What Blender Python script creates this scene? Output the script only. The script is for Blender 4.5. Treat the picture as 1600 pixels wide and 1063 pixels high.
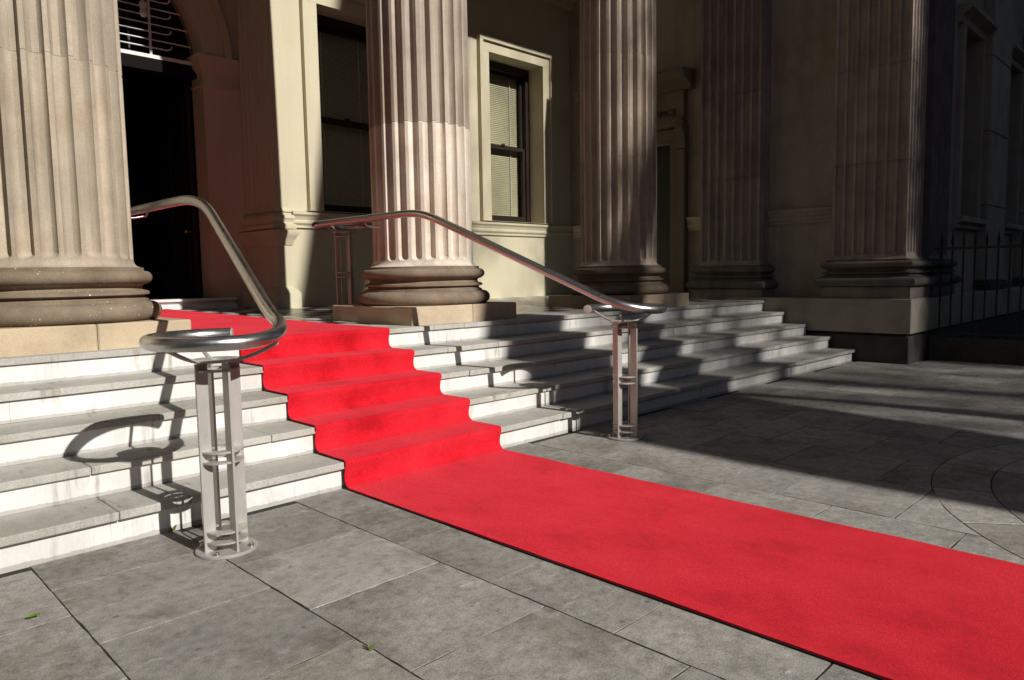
import bpy, bmesh, math, random
from math import sin, cos, pi, radians, sqrt, hypot, atan2
from mathutils import Vector, Matrix
random.seed(7)
for o in list(bpy.data.objects): bpy.data.objects.remove(o)
sc = bpy.context.scene
COL = sc.collection

# ------------------------------------------------------------------ camera
CAM = Vector((-2.1596, -3.5104, 1.1795))
YAW, PITCH, ROLL, FPX = 0.7838, -0.088, -0.017, 1140.55
fwd = Vector((sin(YAW)*cos(PITCH), cos(YAW)*cos(PITCH), sin(PITCH)))
rgt = Vector((cos(YAW), -sin(YAW), 0)); upv = rgt.cross(fwd)
r2 = rgt*cos(ROLL) + upv*sin(ROLL); u2 = -rgt*sin(ROLL) + upv*cos(ROLL)
cam = bpy.data.cameras.new('camera'); cam_o = bpy.data.objects.new('camera', cam); COL.objects.link(cam_o)
cam.sensor_width = 36; cam.lens = FPX/1600*36; cam.clip_start = .05; cam.clip_end = 1500
M = Matrix((r2, u2, -fwd)).transposed().to_4x4(); M.translation = CAM
cam_o.matrix_world = M; sc.camera = cam_o

# ------------------------------------------------------------------ sky, sun, exposure
SUNDIR = Vector((-.075, 1.0, -.62)).normalized()          # direction the light travels
SX, TAN = .075, .62
w = bpy.data.worlds.new('World'); sc.world = w; w.use_nodes = True
nt = w.node_tree; bg = nt.nodes['Background']
sky = nt.nodes.new('ShaderNodeTexSky'); sky.sky_type = 'NISHITA'; sky.sun_disc = False
sky.sun_elevation = math.atan(TAN); sky.sun_rotation = radians(180-4.3)
sky.air_density = .8; sky.dust_density = .5
nt.links.new(sky.outputs[0], bg.inputs[0]); bg.inputs[1].default_value = .05
sun = bpy.data.lights.new('sun', 'SUN'); sun.energy = 5.0; sun.angle = radians(.53); sun.color = (1, .965, .91)
sun_o = bpy.data.objects.new('sun', sun); COL.objects.link(sun_o)
sun_o.rotation_euler = (-SUNDIR).to_track_quat('Z', 'Y').to_euler(); sun_o.location = (0, -20, 25)
sc.view_settings.view_transform = 'Standard'; sc.view_settings.look = 'None'
sc.view_settings.exposure = 0; sc.view_settings.gamma = 1; sc.view_settings.use_curve_mapping = False

# ------------------------------------------------------------------ helpers
def thing(name, label, cat, loc=(0, 0, 0), group=None):
    o = bpy.data.objects.new(name, None); COL.objects.link(o); o.location = loc
    o['label'] = label; o['category'] = cat
    if group: o['group'] = group
    return o
def link(name, me, m, parent=None, at=None, color=None):
    """mesh in world coordinates unless `at` (local placement) is given"""
    o = bpy.data.objects.new(name, me); COL.objects.link(o)
    if m and not me.materials: me.materials.append(m)
    if parent is not None:
        o.parent = parent
        base = Vector((0, 0, 0)); q = parent
        while q is not None: base += q.location; q = q.parent
        o.location = (Vector(at) - base) if at is not None else -base
    elif at is not None: o.location = at
    if color: o.color = (*color, 1)
    return o
def struct(o): o['kind'] = 'structure'; return o
def stuff(o): o['kind'] = 'stuff'; return o
def tag(o, label, cat, group=None):
    o['label'] = label; o['category'] = cat
    if group: o['group'] = group
    return o
def to_mesh(bm, name='m', smooth=None):
    me = bpy.data.meshes.new(name); bm.normal_update(); bm.to_mesh(me); bm.free()
    if smooth is not None:
        me.polygons.foreach_set('use_smooth', [True]*len(me.polygons))
        me.set_sharp_from_angle(angle=radians(smooth))
    return me
def add_box(bm, x0, x1, y0, y1, z0, z1):
    vs = [bm.verts.new((x, y, z)) for z in (z0, z1) for x, y in ((x0, y0), (x1, y0), (x1, y1), (x0, y1))]
    for f in ((3, 2, 1, 0), (4, 5, 6, 7), (0, 1, 5, 4), (1, 2, 6, 5), (2, 3, 7, 6), (3, 0, 4, 7)):
        bm.faces.new([vs[i] for i in f])
def box(x0, x1, y0, y1, z0, z1, bev=0, seg=1):
    bm = bmesh.new(); add_box(bm, x0, x1, y0, y1, z0, z1)
    if bev: bmesh.ops.bevel(bm, geom=list(bm.edges), offset=bev, segments=seg, profile=.7, affect='EDGES')
    return to_mesh(bm)
def boxes(L):
    bm = bmesh.new()
    for b in L: add_box(bm, *b)
    return to_mesh(bm)
def prism(poly, z0, z1, bev=0):
    bm = bmesh.new()
    b = [bm.verts.new((x, y, z0)) for x, y in poly]; t = [bm.verts.new((x, y, z1)) for x, y in poly]; n = len(poly)
    bm.faces.new(t); bm.faces.new(b[::-1])
    for i in range(n): bm.faces.new((b[i], b[(i+1) % n], t[(i+1) % n], t[i]))
    if bev:
        te = [e for e in bm.edges if all(abs(v.co.z-z1) < 1e-6 for v in e.verts)]
        bmesh.ops.bevel(bm, geom=te, offset=bev, segments=1, affect='EDGES')
    return to_mesh(bm)
def extrude_prof(prof, p0, p1, out, smooth=None):
    """prof: (offset, z) outline of a moulding; run from p0 to p1 (x,y); out = outward horizontal unit vector"""
    bm = bmesh.new(); rows = []
    for p in (p0, p1): rows.append([bm.verts.new((p[0]+out[0]*d, p[1]+out[1]*d, z)) for d, z in prof])
    n = len(prof)
    for i in range(n): bm.faces.new((rows[0][i], rows[0][(i+1) % n], rows[1][(i+1) % n], rows[1][i]))
    bm.faces.new(rows[0]); bm.faces.new(rows[1][::-1])
    bmesh.ops.recalc_face_normals(bm, faces=bm.faces)
    return to_mesh(bm, smooth=smooth)
def rect_rings(prof, x0, x1, y0, y1, cap=True):
    """profile (offset, z) swept round a rectangle"""
    bm = bmesh.new(); rows = []
    for d, z in prof: rows.append([bm.verts.new(c) for c in ((x0-d, y0-d, z), (x1+d, y0-d, z), (x1+d, y1+d, z), (x0-d, y1+d, z))])
    for a, b in zip(rows, rows[1:]):
        for i in range(4): bm.faces.new((a[i], a[(i+1) % 4], b[(i+1) % 4], b[i]))
    bm.faces.new(rows[0][::-1]); bm.faces.new(rows[-1])
    return to_mesh(bm, smooth=35)
def lathe(prof, n=72, smooth=30):
    bm = bmesh.new(); rows = []
    for r, z in prof: rows.append([bm.verts.new((r*cos(2*pi*i/n), r*sin(2*pi*i/n), z)) for i in range(n)])
    for a, b in zip(rows, rows[1:]):
        for i in range(n): bm.faces.new((a[i], a[(i+1) % n], b[(i+1) % n], b[i]))
    bm.faces.new(rows[0][::-1]); bm.faces.new(rows[-1])
    return to_mesh(bm, smooth=smooth)
def tube(path, r, n=20, smooth=40, caps=True):
    P = [Vector(p) for p in path]; bm = bmesh.new(); rows = []
    N = None; R = r if hasattr(r, '__len__') else [r]*len(P)
    for i, p in enumerate(P):
        t = (P[min(i+1, len(P)-1)]-P[max(i-1, 0)]).normalized()
        if N is None: N = t.orthogonal().normalized()
        N = (N-t*N.dot(t)).normalized(); B = t.cross(N)
        rows.append([bm.verts.new(p+(N*cos(2*pi*k/n)+B*sin(2*pi*k/n))*R[i]) for k in range(n)])
    for a, b in zip(rows, rows[1:]):
        for k in range(n): bm.faces.new((a[k], a[(k+1) % n], b[(k+1) % n], b[k]))
    if caps: bm.faces.new(rows[0][::-1]); bm.faces.new(rows[-1])
    bmesh.ops.recalc_face_normals(bm, faces=bm.faces)
    return to_mesh(bm, smooth=smooth)
def catmull(pts, k=8):
    P = [Vector(p) for p in pts]; out = []
    for i in range(len(P)-1):
        p0, p1, p2, p3 = P[max(i-1, 0)], P[i], P[i+1], P[min(i+2, len(P)-1)]
        for j in range(k):
            t = j/k; out.append(.5*((2*p1)+(p2-p0)*t+(2*p0-5*p1+4*p2-p3)*t*t+(3*p1-p0-3*p2+p3)*t**3))
    out.append(P[-1]); return out
def annulus(r0, r1, z0, z1, n=40):
    bm = bmesh.new()
    rows = [[bm.verts.new((r*cos(2*pi*i/n), r*sin(2*pi*i/n), z)) for i in range(n)] for r, z in ((r0, z0), (r1, z0), (r1, z1), (r0, z1))]
    for a in range(4):
        A, B = rows[a], rows[(a+1) % 4]
        for i in range(n): bm.faces.new((A[i], A[(i+1) % n], B[(i+1) % n], B[i]))
    bmesh.ops.recalc_face_normals(bm, faces=bm.faces)
    return to_mesh(bm, smooth=35)
def project(x, y, z):
    d = Vector((x, y, z))-CAM; f = d.dot(fwd)
    if f < .05: return None
    return 800+FPX*d.dot(r2)/f, 531.5-FPX*d.dot(u2)/f

# ------------------------------------------------------------------ materials
def new_mat(name):
    m = bpy.data.materials.new(name); m.use_nodes = True
    return m, m.node_tree.nodes, m.node_tree.links, m.node_tree.nodes['Principled BSDF']
def noise(N, L, co, scale, detail=6, rough=.6, stretch=None):
    n = N.new('ShaderNodeTexNoise'); n.inputs['Scale'].default_value = scale
    n.inputs['Detail'].default_value = detail; n.inputs['Roughness'].default_value = rough
    if stretch:
        mp = N.new('ShaderNodeMapping'); mp.inputs['Scale'].default_value = stretch
        L.new(co, mp.inputs['Vector']); co = mp.outputs[0]
    L.new(co, n.inputs['Vector']); return n.outputs['Fac']
def ramp(N, L, fac, stops):
    r = N.new('ShaderNodeValToRGB'); el = r.color_ramp.elements
    while len(el) < len(stops): el.new(.5)
    for e, (p, c) in zip(el, stops): e.position = p; e.color = (*c, 1) if hasattr(c, '__len__') else (c, c, c, 1)
    L.new(fac, r.inputs[0]); return r.outputs[0]
def mul(N, L, a, b, fac=1, mode='MULTIPLY'):
    m = N.new('ShaderNodeMix'); m.data_type = 'RGBA'; m.blend_type = mode
    if hasattr(fac, 'links') or not isinstance(fac, (int, float)): L.new(fac, m.inputs[0])
    else: m.inputs[0].default_value = fac
    for s, v in ((6, a), (7, b)):
        if hasattr(v, '__len__'): m.inputs[s].default_value = (*v, 1)
        else: L.new(v, m.inputs[s])
    return m.outputs[2]
def bump(N, L, bsdf, h, strength, dist=.01):
    b = N.new('ShaderNodeBump'); b.inputs['Strength'].default_value = strength; b.inputs['Distance'].default_value = dist
    L.new(h, b.inputs['Height'])
    prev = bsdf.inputs['Normal'].links
    if prev: L.new(prev[0].from_socket, b.inputs['Normal'])
    L.new(b.outputs[0], bsdf.inputs['Normal'])
def stone(name, col, var=.25, grain=.12, rough=.85, scale=3.0, fine=120, stain=None, spots=False, vary=0, objcol=False, bmp=.25, streak=0, speck=None, drip=0, foot=False):
    m, N, L, b = new_mat(name)
    geo = N.new('ShaderNodeNewGeometry'); co = geo.outputs['Position']
    c = ramp(N, L, noise(N, L, co, scale, 7, .62), [(.3, tuple(x*(1-var) for x in col)), (.52, col), (.75, tuple(min(1, x*(1+var*.6)) for x in col))])
    g = ramp(N, L, noise(N, L, co, fine, 3, .7), [(.3, 1-grain*1.6), (.7, 1+grain*.3)])
    c = mul(N, L, c, g)
    if streak:
        s = ramp(N, L, noise(N, L, co, 5, 5, .65, (1.6, 1.6, .12)), [(.35, 1-streak), (.6, 1.0)]); c = mul(N, L, c, s)
    if stain:
        s = ramp(N, L, noise(N, L, co, 1.7, 8, .7), [(.46, 0), (.62, 1)]); c = mul(N, L, c, stain, s, 'MULTIPLY')
    if speck:
        s = ramp(N, L, noise(N, L, co, 26, 5, .75), [(.6, 0), (.72, 1)]); c = mul(N, L, c, speck, s, 'MIX')
    if drip:
        d1 = ramp(N, L, noise(N, L, co, 16, 4, .7, (1, .3, .08)), [(.54, 0), (.66, 1)])
        d2 = ramp(N, L, noise(N, L, co, 3.1, 3, .6, (1, .5, 1)), [(.44, 0), (.6, 1)])
        c = mul(N, L, c, (1-drip, 1-drip*1.05, 1-drip*1.15), mul(N, L, d1, d2), 'MULTIPLY')
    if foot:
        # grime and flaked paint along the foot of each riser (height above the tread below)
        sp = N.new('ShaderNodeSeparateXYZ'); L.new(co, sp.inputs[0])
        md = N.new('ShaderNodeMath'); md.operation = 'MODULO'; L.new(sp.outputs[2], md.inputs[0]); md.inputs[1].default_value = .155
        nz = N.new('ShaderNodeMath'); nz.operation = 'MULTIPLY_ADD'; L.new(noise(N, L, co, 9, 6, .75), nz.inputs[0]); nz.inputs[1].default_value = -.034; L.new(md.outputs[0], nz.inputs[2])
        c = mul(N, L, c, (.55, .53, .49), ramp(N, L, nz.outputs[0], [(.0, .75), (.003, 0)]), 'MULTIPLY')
    if spots:
        v = N.new('ShaderNodeTexVoronoi'); v.inputs['Scale'].default_value = 30; L.new(co, v.inputs['Vector'])
        n2 = noise(N, L, co, 40, 3, .7); n3 = noise(N, L, co, 2.5, 3, .6)
        ad = N.new('ShaderNodeMath'); ad.operation = 'MULTIPLY_ADD'; L.new(n2, ad.inputs[0]); ad.inputs[1].default_value = .35; L.new(v.outputs['Distance'], ad.inputs[2])
        a2 = N.new('ShaderNodeMath'); a2.operation = 'MULTIPLY_ADD'; L.new(n3, a2.inputs[0]); a2.inputs[1].default_value = -.44; L.new(ad.outputs[0], a2.inputs[2])
        s = ramp(N, L, a2.outputs[0], [(.0, 1), (.03, 0)]); c = mul(N, L, c, (.72, .68, .6), s, 'MIX')
    if objcol or vary:
        oi = N.new('ShaderNodeObjectInfo')
        if objcol: c = mul(N, L, c, oi.outputs['Color'])
        if vary: c = mul(N, L, c, ramp(N, L, oi.outputs['Random'], [(0, 1-vary), (1, 1+vary*.4)]))
    L.new(c, b.inputs['Base Color']); b.inputs['Roughness'].default_value = rough; b.inputs['Specular IOR Level'].default_value = .3
    bump(N, L, b, noise(N, L, co, fine*.6, 4, .7), bmp, .004)
    bump(N, L, b, noise(N, L, co, 14, 6, .65), bmp, .006)
    return m
def paving(name):
    m, N, L, b = new_mat(name); geo = N.new('ShaderNodeNewGeometry'); co = geo.outputs['Position']
    oi = N.new('ShaderNodeObjectInfo')
    off = N.new('ShaderNodeVectorMath'); off.operation = 'MULTIPLY_ADD'; L.new(oi.outputs['Random'], off.inputs[0]); off.inputs[1].default_value = (37, 53, 11); L.new(co, off.inputs[2])
    co = off.outputs[0]                                   # every slab gets its own piece of texture
    c = ramp(N, L, noise(N, L, co, 2.2, 6, .6), [(.3, (.262, .249, .224)), (.5, (.322, .307, .276)), (.7, (.37, .354, .32))])
    c = mul(N, L, c, ramp(N, L, noise(N, L, co, 22, 5, .72), [(.32, .68), (.5, .98), (.68, 1.16)]))
    c = mul(N, L, c, ramp(N, L, noise(N, L, co, 210, 3, .75), [(.3, .5), (.52, 1.0), (.72, 1.3)]))
    sc_ = ramp(N, L, noise(N, L, co, 7, 7, .8, (1, 2.6, 1)), [(.585, 0), (.68, .55)]); c = mul(N, L, c, (.6, .585, .55), sc_, 'MIX')
    v = N.new('ShaderNodeTexVoronoi'); v.inputs['Scale'].default_value = 5.5; L.new(co, v.inputs['Vector'])
    nn = N.new('ShaderNodeMath'); nn.operation = 'MULTIPLY_ADD'; L.new(noise(N, L, co, 30, 3, .6), nn.inputs[0]); nn.inputs[1].default_value = .09; L.new(v.outputs['Distance'], nn.inputs[2])
    c = mul(N, L, c, (.5, .49, .48), ramp(N, L, nn.outputs[0], [(.085, .75), (.11, 0)]), 'MULTIPLY')
    c = mul(N, L, c, (.66, .64, .6), ramp(N, L, noise(N, L, co, 1.6, 9, .72), [(.5, 0), (.6, .8)]), 'MULTIPLY')
    c = mul(N, L, c, ramp(N, L, oi.outputs['Random'], [(0, .86), (1, 1.12)]))
    L.new(c, b.inputs['Base Color']); b.inputs['Roughness'].default_value = .9; b.inputs['Specular IOR Level'].default_value = .25
    bump(N, L, b, noise(N, L, co, 160, 4, .7), .35, .004); bump(N, L, b, noise(N, L, co, 18, 6, .7), .25, .006)
    return m
def plain(name, col, rough=.6, metal=0, var=.06, scale=8, spec=.4):
    m, N, L, b = new_mat(name); geo = N.new('ShaderNodeNewGeometry')
    c = ramp(N, L, noise(N, L, geo.outputs['Position'], scale, 5, .6), [(.3, tuple(x*(1-var) for x in col)), (.7, tuple(min(1, x*(1+var)) for x in col))])
    L.new(c, b.inputs['Base Color']); b.inputs['Roughness'].default_value = rough; b.inputs['Metallic'].default_value = metal
    b.inputs['Specular IOR Level'].default_value = spec
    return m

m_pave = paving('paving_concrete')
m_bed = stone('joint_dirt', (.05, .046, .04), .5, .4, .95, 12, 90)
m_tread = stone('tread_stone', (.585, .565, .51), .2, .26, .85, 3.5, 200, stain=(.78, .77, .74), vary=.1, bmp=.3, drip=.45)
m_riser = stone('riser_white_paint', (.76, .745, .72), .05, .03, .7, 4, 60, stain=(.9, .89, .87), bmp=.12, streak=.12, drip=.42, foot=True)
m_sand = stone('column_sandstone', (.54, .462, .365), .16, .16, .9, 2.2, 170, objcol=True, bmp=.3, streak=.26, stain=(.86, .82, .78))
m_base = stone('column_base_stone', (.2, .165, .125), .3, .22, .9, 4, 170, spots=True, objcol=True, bmp=.35, stain=(.75, .73, .7))
m_plinth = stone('plinth_sandstone', (.58, .465, .315), .16, .14, .9, 3, 190, objcol=True, bmp=.3, stain=(.8, .8, .8))
m_dkst = stone('shaded_sandstone', (.2, .183, .168), .3, .2, .9, 2.5, 150, objcol=True, bmp=.3, streak=.25)  # same sandstone, with shade and cool sky light put into its colour
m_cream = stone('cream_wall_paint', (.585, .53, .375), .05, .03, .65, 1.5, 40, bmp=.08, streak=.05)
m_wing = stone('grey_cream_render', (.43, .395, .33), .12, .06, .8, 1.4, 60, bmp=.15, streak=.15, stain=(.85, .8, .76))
m_wingd = stone('shaded_door_stone', (.2, .175, .125), .12, .06, .85, 1.4, 60, bmp=.15, streak=.15)  # door surround stone, darkened in colour to stand in for shade
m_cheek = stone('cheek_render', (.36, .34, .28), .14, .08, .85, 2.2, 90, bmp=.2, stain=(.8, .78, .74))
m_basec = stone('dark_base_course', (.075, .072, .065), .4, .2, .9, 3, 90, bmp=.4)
m_wood = plain('dark_stained_wood', (.02, .011, .008), .45)
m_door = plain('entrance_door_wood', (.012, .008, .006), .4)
m_white = plain('white_metal_paint', (.72, .71, .68), .45)
m_blind = plain('blind_slats', (.74, .70, .54), .5)
m_cord = plain('blind_cord', (.8, .8, .8), .6)
m_brass = plain('brass', (.6, .42, .15), .3, 1)
m_iron = plain('black_iron', (.012, .012, .013), .5)
m_bt = plain('black_marble', (.02, .02, .022), .22, spec=.5)
m_wt = plain('white_marble', (.55, .54, .51), .3, var=.12, spec=.5)
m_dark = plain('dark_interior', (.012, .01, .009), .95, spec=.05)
m_ceil = plain('ceiling_plaster', (.4, .4, .38), .8)
m_letter = plain('letter_paint', (.05, .045, .035), .7)
m_bark = stone('bark', (.09, .07, .05), .4, .3, .95, 4, 60)
m_off = stone('office_concrete', (.26, .25, .24), .1, .05, .8, 1, 20)
m_offg = plain('office_glass', (.03, .035, .04), .15)
m_asph = stone('asphalt', (.06, .06, .062), .2, .3, .9, 1, 120)
m_marb = stone('moulded_marble_step', (.74, .72, .69), .06, .04, .4, 6, 60, bmp=.05)
m_back = plain('carpet_backing', (.012, .009, .009), .95)
m_weed = plain('weed_green', (.16, .2, .04), .7)

def leaf_mat(name, col):
    m, N, L, b = new_mat(name); oi = N.new('ShaderNodeNewGeometry')
    c = ramp(N, L, noise(N, L, oi.outputs['Position'], 3, 4, .6), [(.3, tuple(x*.6 for x in col)), (.7, tuple(x*1.3 for x in col))])
    L.new(c, b.inputs['Base Color']); b.inputs['Roughness'].default_value = .6
    return m
m_leaf = leaf_mat('tree_leaf', (.05, .085, .022)); m_fleaf = leaf_mat('fallen_leaf_green', (.24, .42, .05))

# brushed stainless steel
m_steel, N, L, b = new_mat('brushed_stainless_steel')
geo = N.new('ShaderNodeNewGeometry')
sN = noise(N, L, geo.outputs['Position'], 60, 4, .7)
L.new(ramp(N, L, sN, [(.3, (.47, .46, .445)), (.7, (.6, .59, .57))]), b.inputs['Base Color'])
b.inputs['Metallic'].default_value = 1
L.new(ramp(N, L, noise(N, L, geo.outputs['Position'], 9, 5, .7), [(.3, .24), (.7, .38)]), b.inputs['Roughness'])
bump(N, L, b, noise(N, L, geo.outputs['Position'], 700, 2, .5), .05, .001)
m_fin, N, L, b = new_mat('satin_steel_plate')
geo = N.new('ShaderNodeNewGeometry')
L.new(ramp(N, L, noise(N, L, geo.outputs['Position'], 14, 6, .7, (1, 1, .4)), [(.3, (.42, .4, .37)), (.7, (.54, .52, .48))]), b.inputs['Base Color'])
b.inputs['Metallic'].default_value = .45; b.inputs['Roughness'].default_value = .5
# glass
m_glass, N, L, b = new_mat('window_glass')
N.remove(b); tr = N.new('ShaderNodeBsdfTransparent'); gl = N.new('ShaderNodeBsdfGlossy'); gl.inputs['Roughness'].default_value = .02
tr.inputs[0].default_value = (.88, .88, .84, 1)
lw_ = N.new('ShaderNodeLayerWeight'); pw = N.new('ShaderNodeMath'); pw.operation = 'POWER'; L.new(lw_.outputs['Facing'], pw.inputs[0]); pw.inputs[1].default_value = 4
ma = N.new('ShaderNodeMath'); ma.operation = 'MULTIPLY_ADD'; L.new(pw.outputs[0], ma.inputs[0]); ma.inputs[1].default_value = .55; ma.inputs[2].default_value = .03
mx = N.new('ShaderNodeMixShader'); L.new(ma.outputs[0], mx.inputs[0]); L.new(tr.outputs[0], mx.inputs[1]); L.new(gl.outputs[0], mx.inputs[2])
L.new(mx.outputs[0], N['Material Output'].inputs[0])
# carpet
m_carpet, N, L, b = new_mat('red_carpet_pile')
geo = N.new('ShaderNodeNewGeometry'); co = geo.outputs['Position']
c = ramp(N, L, noise(N, L, co, 3.1, 7, .62, (1, .7, 1)), [(.34, (.53, .008, .016)), (.46, (.70, .0145, .027)), (.66, (.78, .026, .042))])
c = mul(N, L, c, ramp(N, L, noise(N, L, co, 330, 3, .75), [(.34, .5), (.5, 1.0), (.7, 1.32)]))
c = mul(N, L, c, ramp(N, L, noise(N, L, co, 70, 4, .75), [(.3, .82), (.7, 1.1)]))
L.new(c, b.inputs['Base Color']); b.inputs['Roughness'].default_value = 1; b.inputs['Specular IOR Level'].default_value = .05
b.inputs['Sheen Weight'].default_value = .55; b.inputs['Sheen Roughness'].default_value = .45; b.inputs['Sheen Tint'].default_value = (1, .11, .15, 1)
bump(N, L, b, noise(N, L, co, 330, 3, .75), .8, .006)
bump(N, L, b, noise(N, L, co, 30, 4, .6), .25, .006)

# ------------------------------------------------------------------ dimensions
R_, T_, OV, SL = .155, .3107, .02, .039        # riser, tread, nosing overhang, slab thickness
XR = 7.61; ZL = 5*R_; NOSE5 = 4*T_
YW, XW = 5.17, 8.05                              # back wall plane, return wall plane
def floor_z(y): return ZL + max(0, y-1.84)*.0125
CX = .613                                        # axis of the entrance
COLX = (-.89, 2.15, 5.2); CY = 1.98

# ------------------------------------------------------------------ ground
bm = bmesh.new()
vs = [bm.verts.new(v) for v in ((-150, -300, -.03), (300, -300, -.03), (300, 40, -.03), (-150, 40, -.03))]; bm.faces.new(vs)
ground = struct(link('ground', to_mesh(bm), m_asph))
pav = struct(link('pavement', box(-12, 40, -9, .5, -.029, -.0035), m_bed))
CC, CR1, CR0 = Vector((2.78, -4.2)), 1.93, 1.65
def cut_circle(poly, r):
    """part of a polygon that lies outside the circle"""
    pts = []
    n = len(poly)
    for i in range(n):
        a, b_ = Vector(poly[i]), Vector(poly[(i+1) % n])
        for k in range(4): pts.append(a.lerp(b_, k/4))
    ins = [(p-CC).length < r for p in pts]
    if not any(ins): return poly
    if all(ins): return None
    out = []
    for p, i_ in zip(pts, ins):
        if i_:
            d = p-CC
            if d.length < 1e-6: continue
            q = CC+d.normalized()*r; out.append((q.x, q.y))
        else: out.append((p.x, p.y))
    # keep arc samples only where they stay inside the slab
    xs = [p[0] for p in poly]; ys = [p[1] for p in poly]
    out = [q for q in out if min(xs)-1e-3 <= q[0] <= max(xs)+1e-3 and min(ys)-1e-3 <= q[1] <= max(ys)+1e-3]
    if len(out) < 3: return None
    cx = sum(q[0] for q in out)/len(out); cy = sum(q[1] for q in out)/len(out)
    res = [out[0]]
    for q in out[1:]:
        if hypot(q[0]-res[-1][0], q[1]-res[-1][1]) > .004: res.append(q)
    if hypot(res[0][0]-res[-1][0], res[0][1]-res[-1][1]) < .004: res.pop()
    # drop straight-run samples
    fin = []
    for i in range(len(res)):
        a, b_, c_ = res[i-1], res[i], res[(i+1) % len(res)]
        cr = (b_[0]-a[0])*(c_[1]-b_[1])-(b_[1]-a[1])*(c_[0]-b_[0])
        if abs(cr) > 1e-6: fin.append(b_)
    return fin if len(fin) >= 3 else None
def in_view(poly, z, mx=160):
    for x, y in poly:
        q = project(x, y, z)
        if q and -mx < q[0] < 1600+mx and -mx < q[1] < 1063+mx: return True
    return False
def rough(poly, n=9, a=.0022):
    out = []
    for i in range(len(poly)):
        p, q = poly[i], poly[(i+1) % len(poly)]
        for k in range(n):
            t = k/n; j = a if k else a*.5
            out.append((p[0]+(q[0]-p[0])*t+random.uniform(-j, j), p[1]+(q[1]-p[1])*t+random.uniform(-j, j)))
    return out
P = .602; nslab = 0
for i in range(-3, 26):
    x0 = -1.51+i*P; x1 = x0+P; off = 0 if i % 2 == 0 else P/2
    for j in range(-2, 16):
        y1 = -.325-(j-1)*P*.982+off-.0; y0 = y1-P*.982
        y1 = min(y1, .03)
        if y0 > -.05: continue
        if y1-y0 < .06: continue
        if x0 > 7.55 and y1 > -.62: y1 = -.66
        if y1-y0 < .06: continue
        g = .0025+random.random()*.0015
        poly = [(x0+g, y0+g), (x1-g, y0+g), (x1-g, y1-g), (x0+g, y1-g)]
        poly = cut_circle(rough(poly), CR1+.003)
        if not poly or not in_view(poly, 0): continue
        if x0 > 9.6: continue
        try: me = prism(poly, -.02, random.uniform(-.0008, .0008), .0012)
        except Exception: continue
        link('paving_slab', me, m_pave, pav); nslab += 1
for k in range(20):
    a0, a1 = radians(k*18+.25), radians(k*18+17.75)
    arc = [a0+(a1-a0)*t/6 for t in range(7)]
    poly = [(CC.x+cos(a)*(CR1-.003), CC.y+sin(a)*(CR1-.003)) for a in arc]+[(CC.x+cos(a)*(CR0+.003), CC.y+sin(a)*(CR0+.003)) for a in arc[::-1]]
    if in_view(poly, 0): link('ring_slab', prism(poly, -.02, random.uniform(-.001, .001), .003), m_pave, pav)
for k in range(8):
    a0, a1 = radians(k*45+.3), radians(k*45+44.7)
    poly = [(CC.x+cos(a0+(a1-a0)*t/8)*(CR0-.003), CC.y+sin(a0+(a1-a0)*t/8)*(CR0-.003)) for t in range(9)]+[(CC.x+cos((a0+a1)/2)*.02, CC.y+sin((a0+a1)/2)*.02)]
    link('circle_slab', prism(poly, -.02, random.uniform(-.001, .001), .003), m_pave, pav)

# ------------------------------------------------------------------ entrance steps
steps = thing('entrance_steps', 'five broad white-faced stone steps rising from the paving to the columned porch', 'steps', (CX, 0, 0))
joints = {1: [-3.9, -2.5, -1.16, .55, 1.86, 3.2, 4.5, 5.8, 6.9], 2: [-3.4, -2.2, -1.18, -.27, .8, 1.62, 2.9, 4.1, 5.4, 6.6],
          3: [-3.8, -2.6, -1.5, .3, 1.5, 2.45, 3.7, 4.9, 6.1, 7.0], 4: [-3.1, -2.2, -1.52, .4, 1.55, 2.8, 4.2, 5.3, 6.4], 5: [-3.0, -2.0, -.5, .7, 2.0, 3.3, 4.6, 5.9, 6.8]}
XL = -5.0
for k in range(1, 6):
    y0 = (k-1)*T_; z1 = k*R_
    xs = [XL]+joints[k]+[XR-.002]
    for a, b_ in zip(xs, xs[1:]):
        dz = random.uniform(-.0015, .0015); dy = random.uniform(-.003, .003)
        link('tread_slab', box(a+.0015, b_-.0015, y0+dy, y0+(T_+.06 if k < 5 else .6), z1-SL+dz, z1+dz, .004), m_tread, steps)
    rx = [XL]+[-3.3+random.uniform(-.3, .3), -1.6+random.uniform(-.3, .3), .5, 2.4+random.uniform(-.2, .2), 4.2+random.uniform(-.3, .3), 6.0+random.uniform(-.3, .3)]+[XR-.03]
    for a, b_ in zip(rx, rx[1:]):
        link('riser', box(a, b_-.001, y0+OV+(.012 if k == 1 else 0), y0+OV+.25, z1-R_+(-.02 if k == 1 else .0005), z1-SL-.005), m_riser, steps)
for k in range(1, 6): link('core', box(XL+.01, XR-.04, (k-1)*T_+.2, 1.8, (k-1)*R_-.02, k*R_-SL-.012), m_bed, steps)
link('core', box(XL+.01, XR-.04, 1.81, 6.3, -.02, .60), m_bed, steps)

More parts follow.
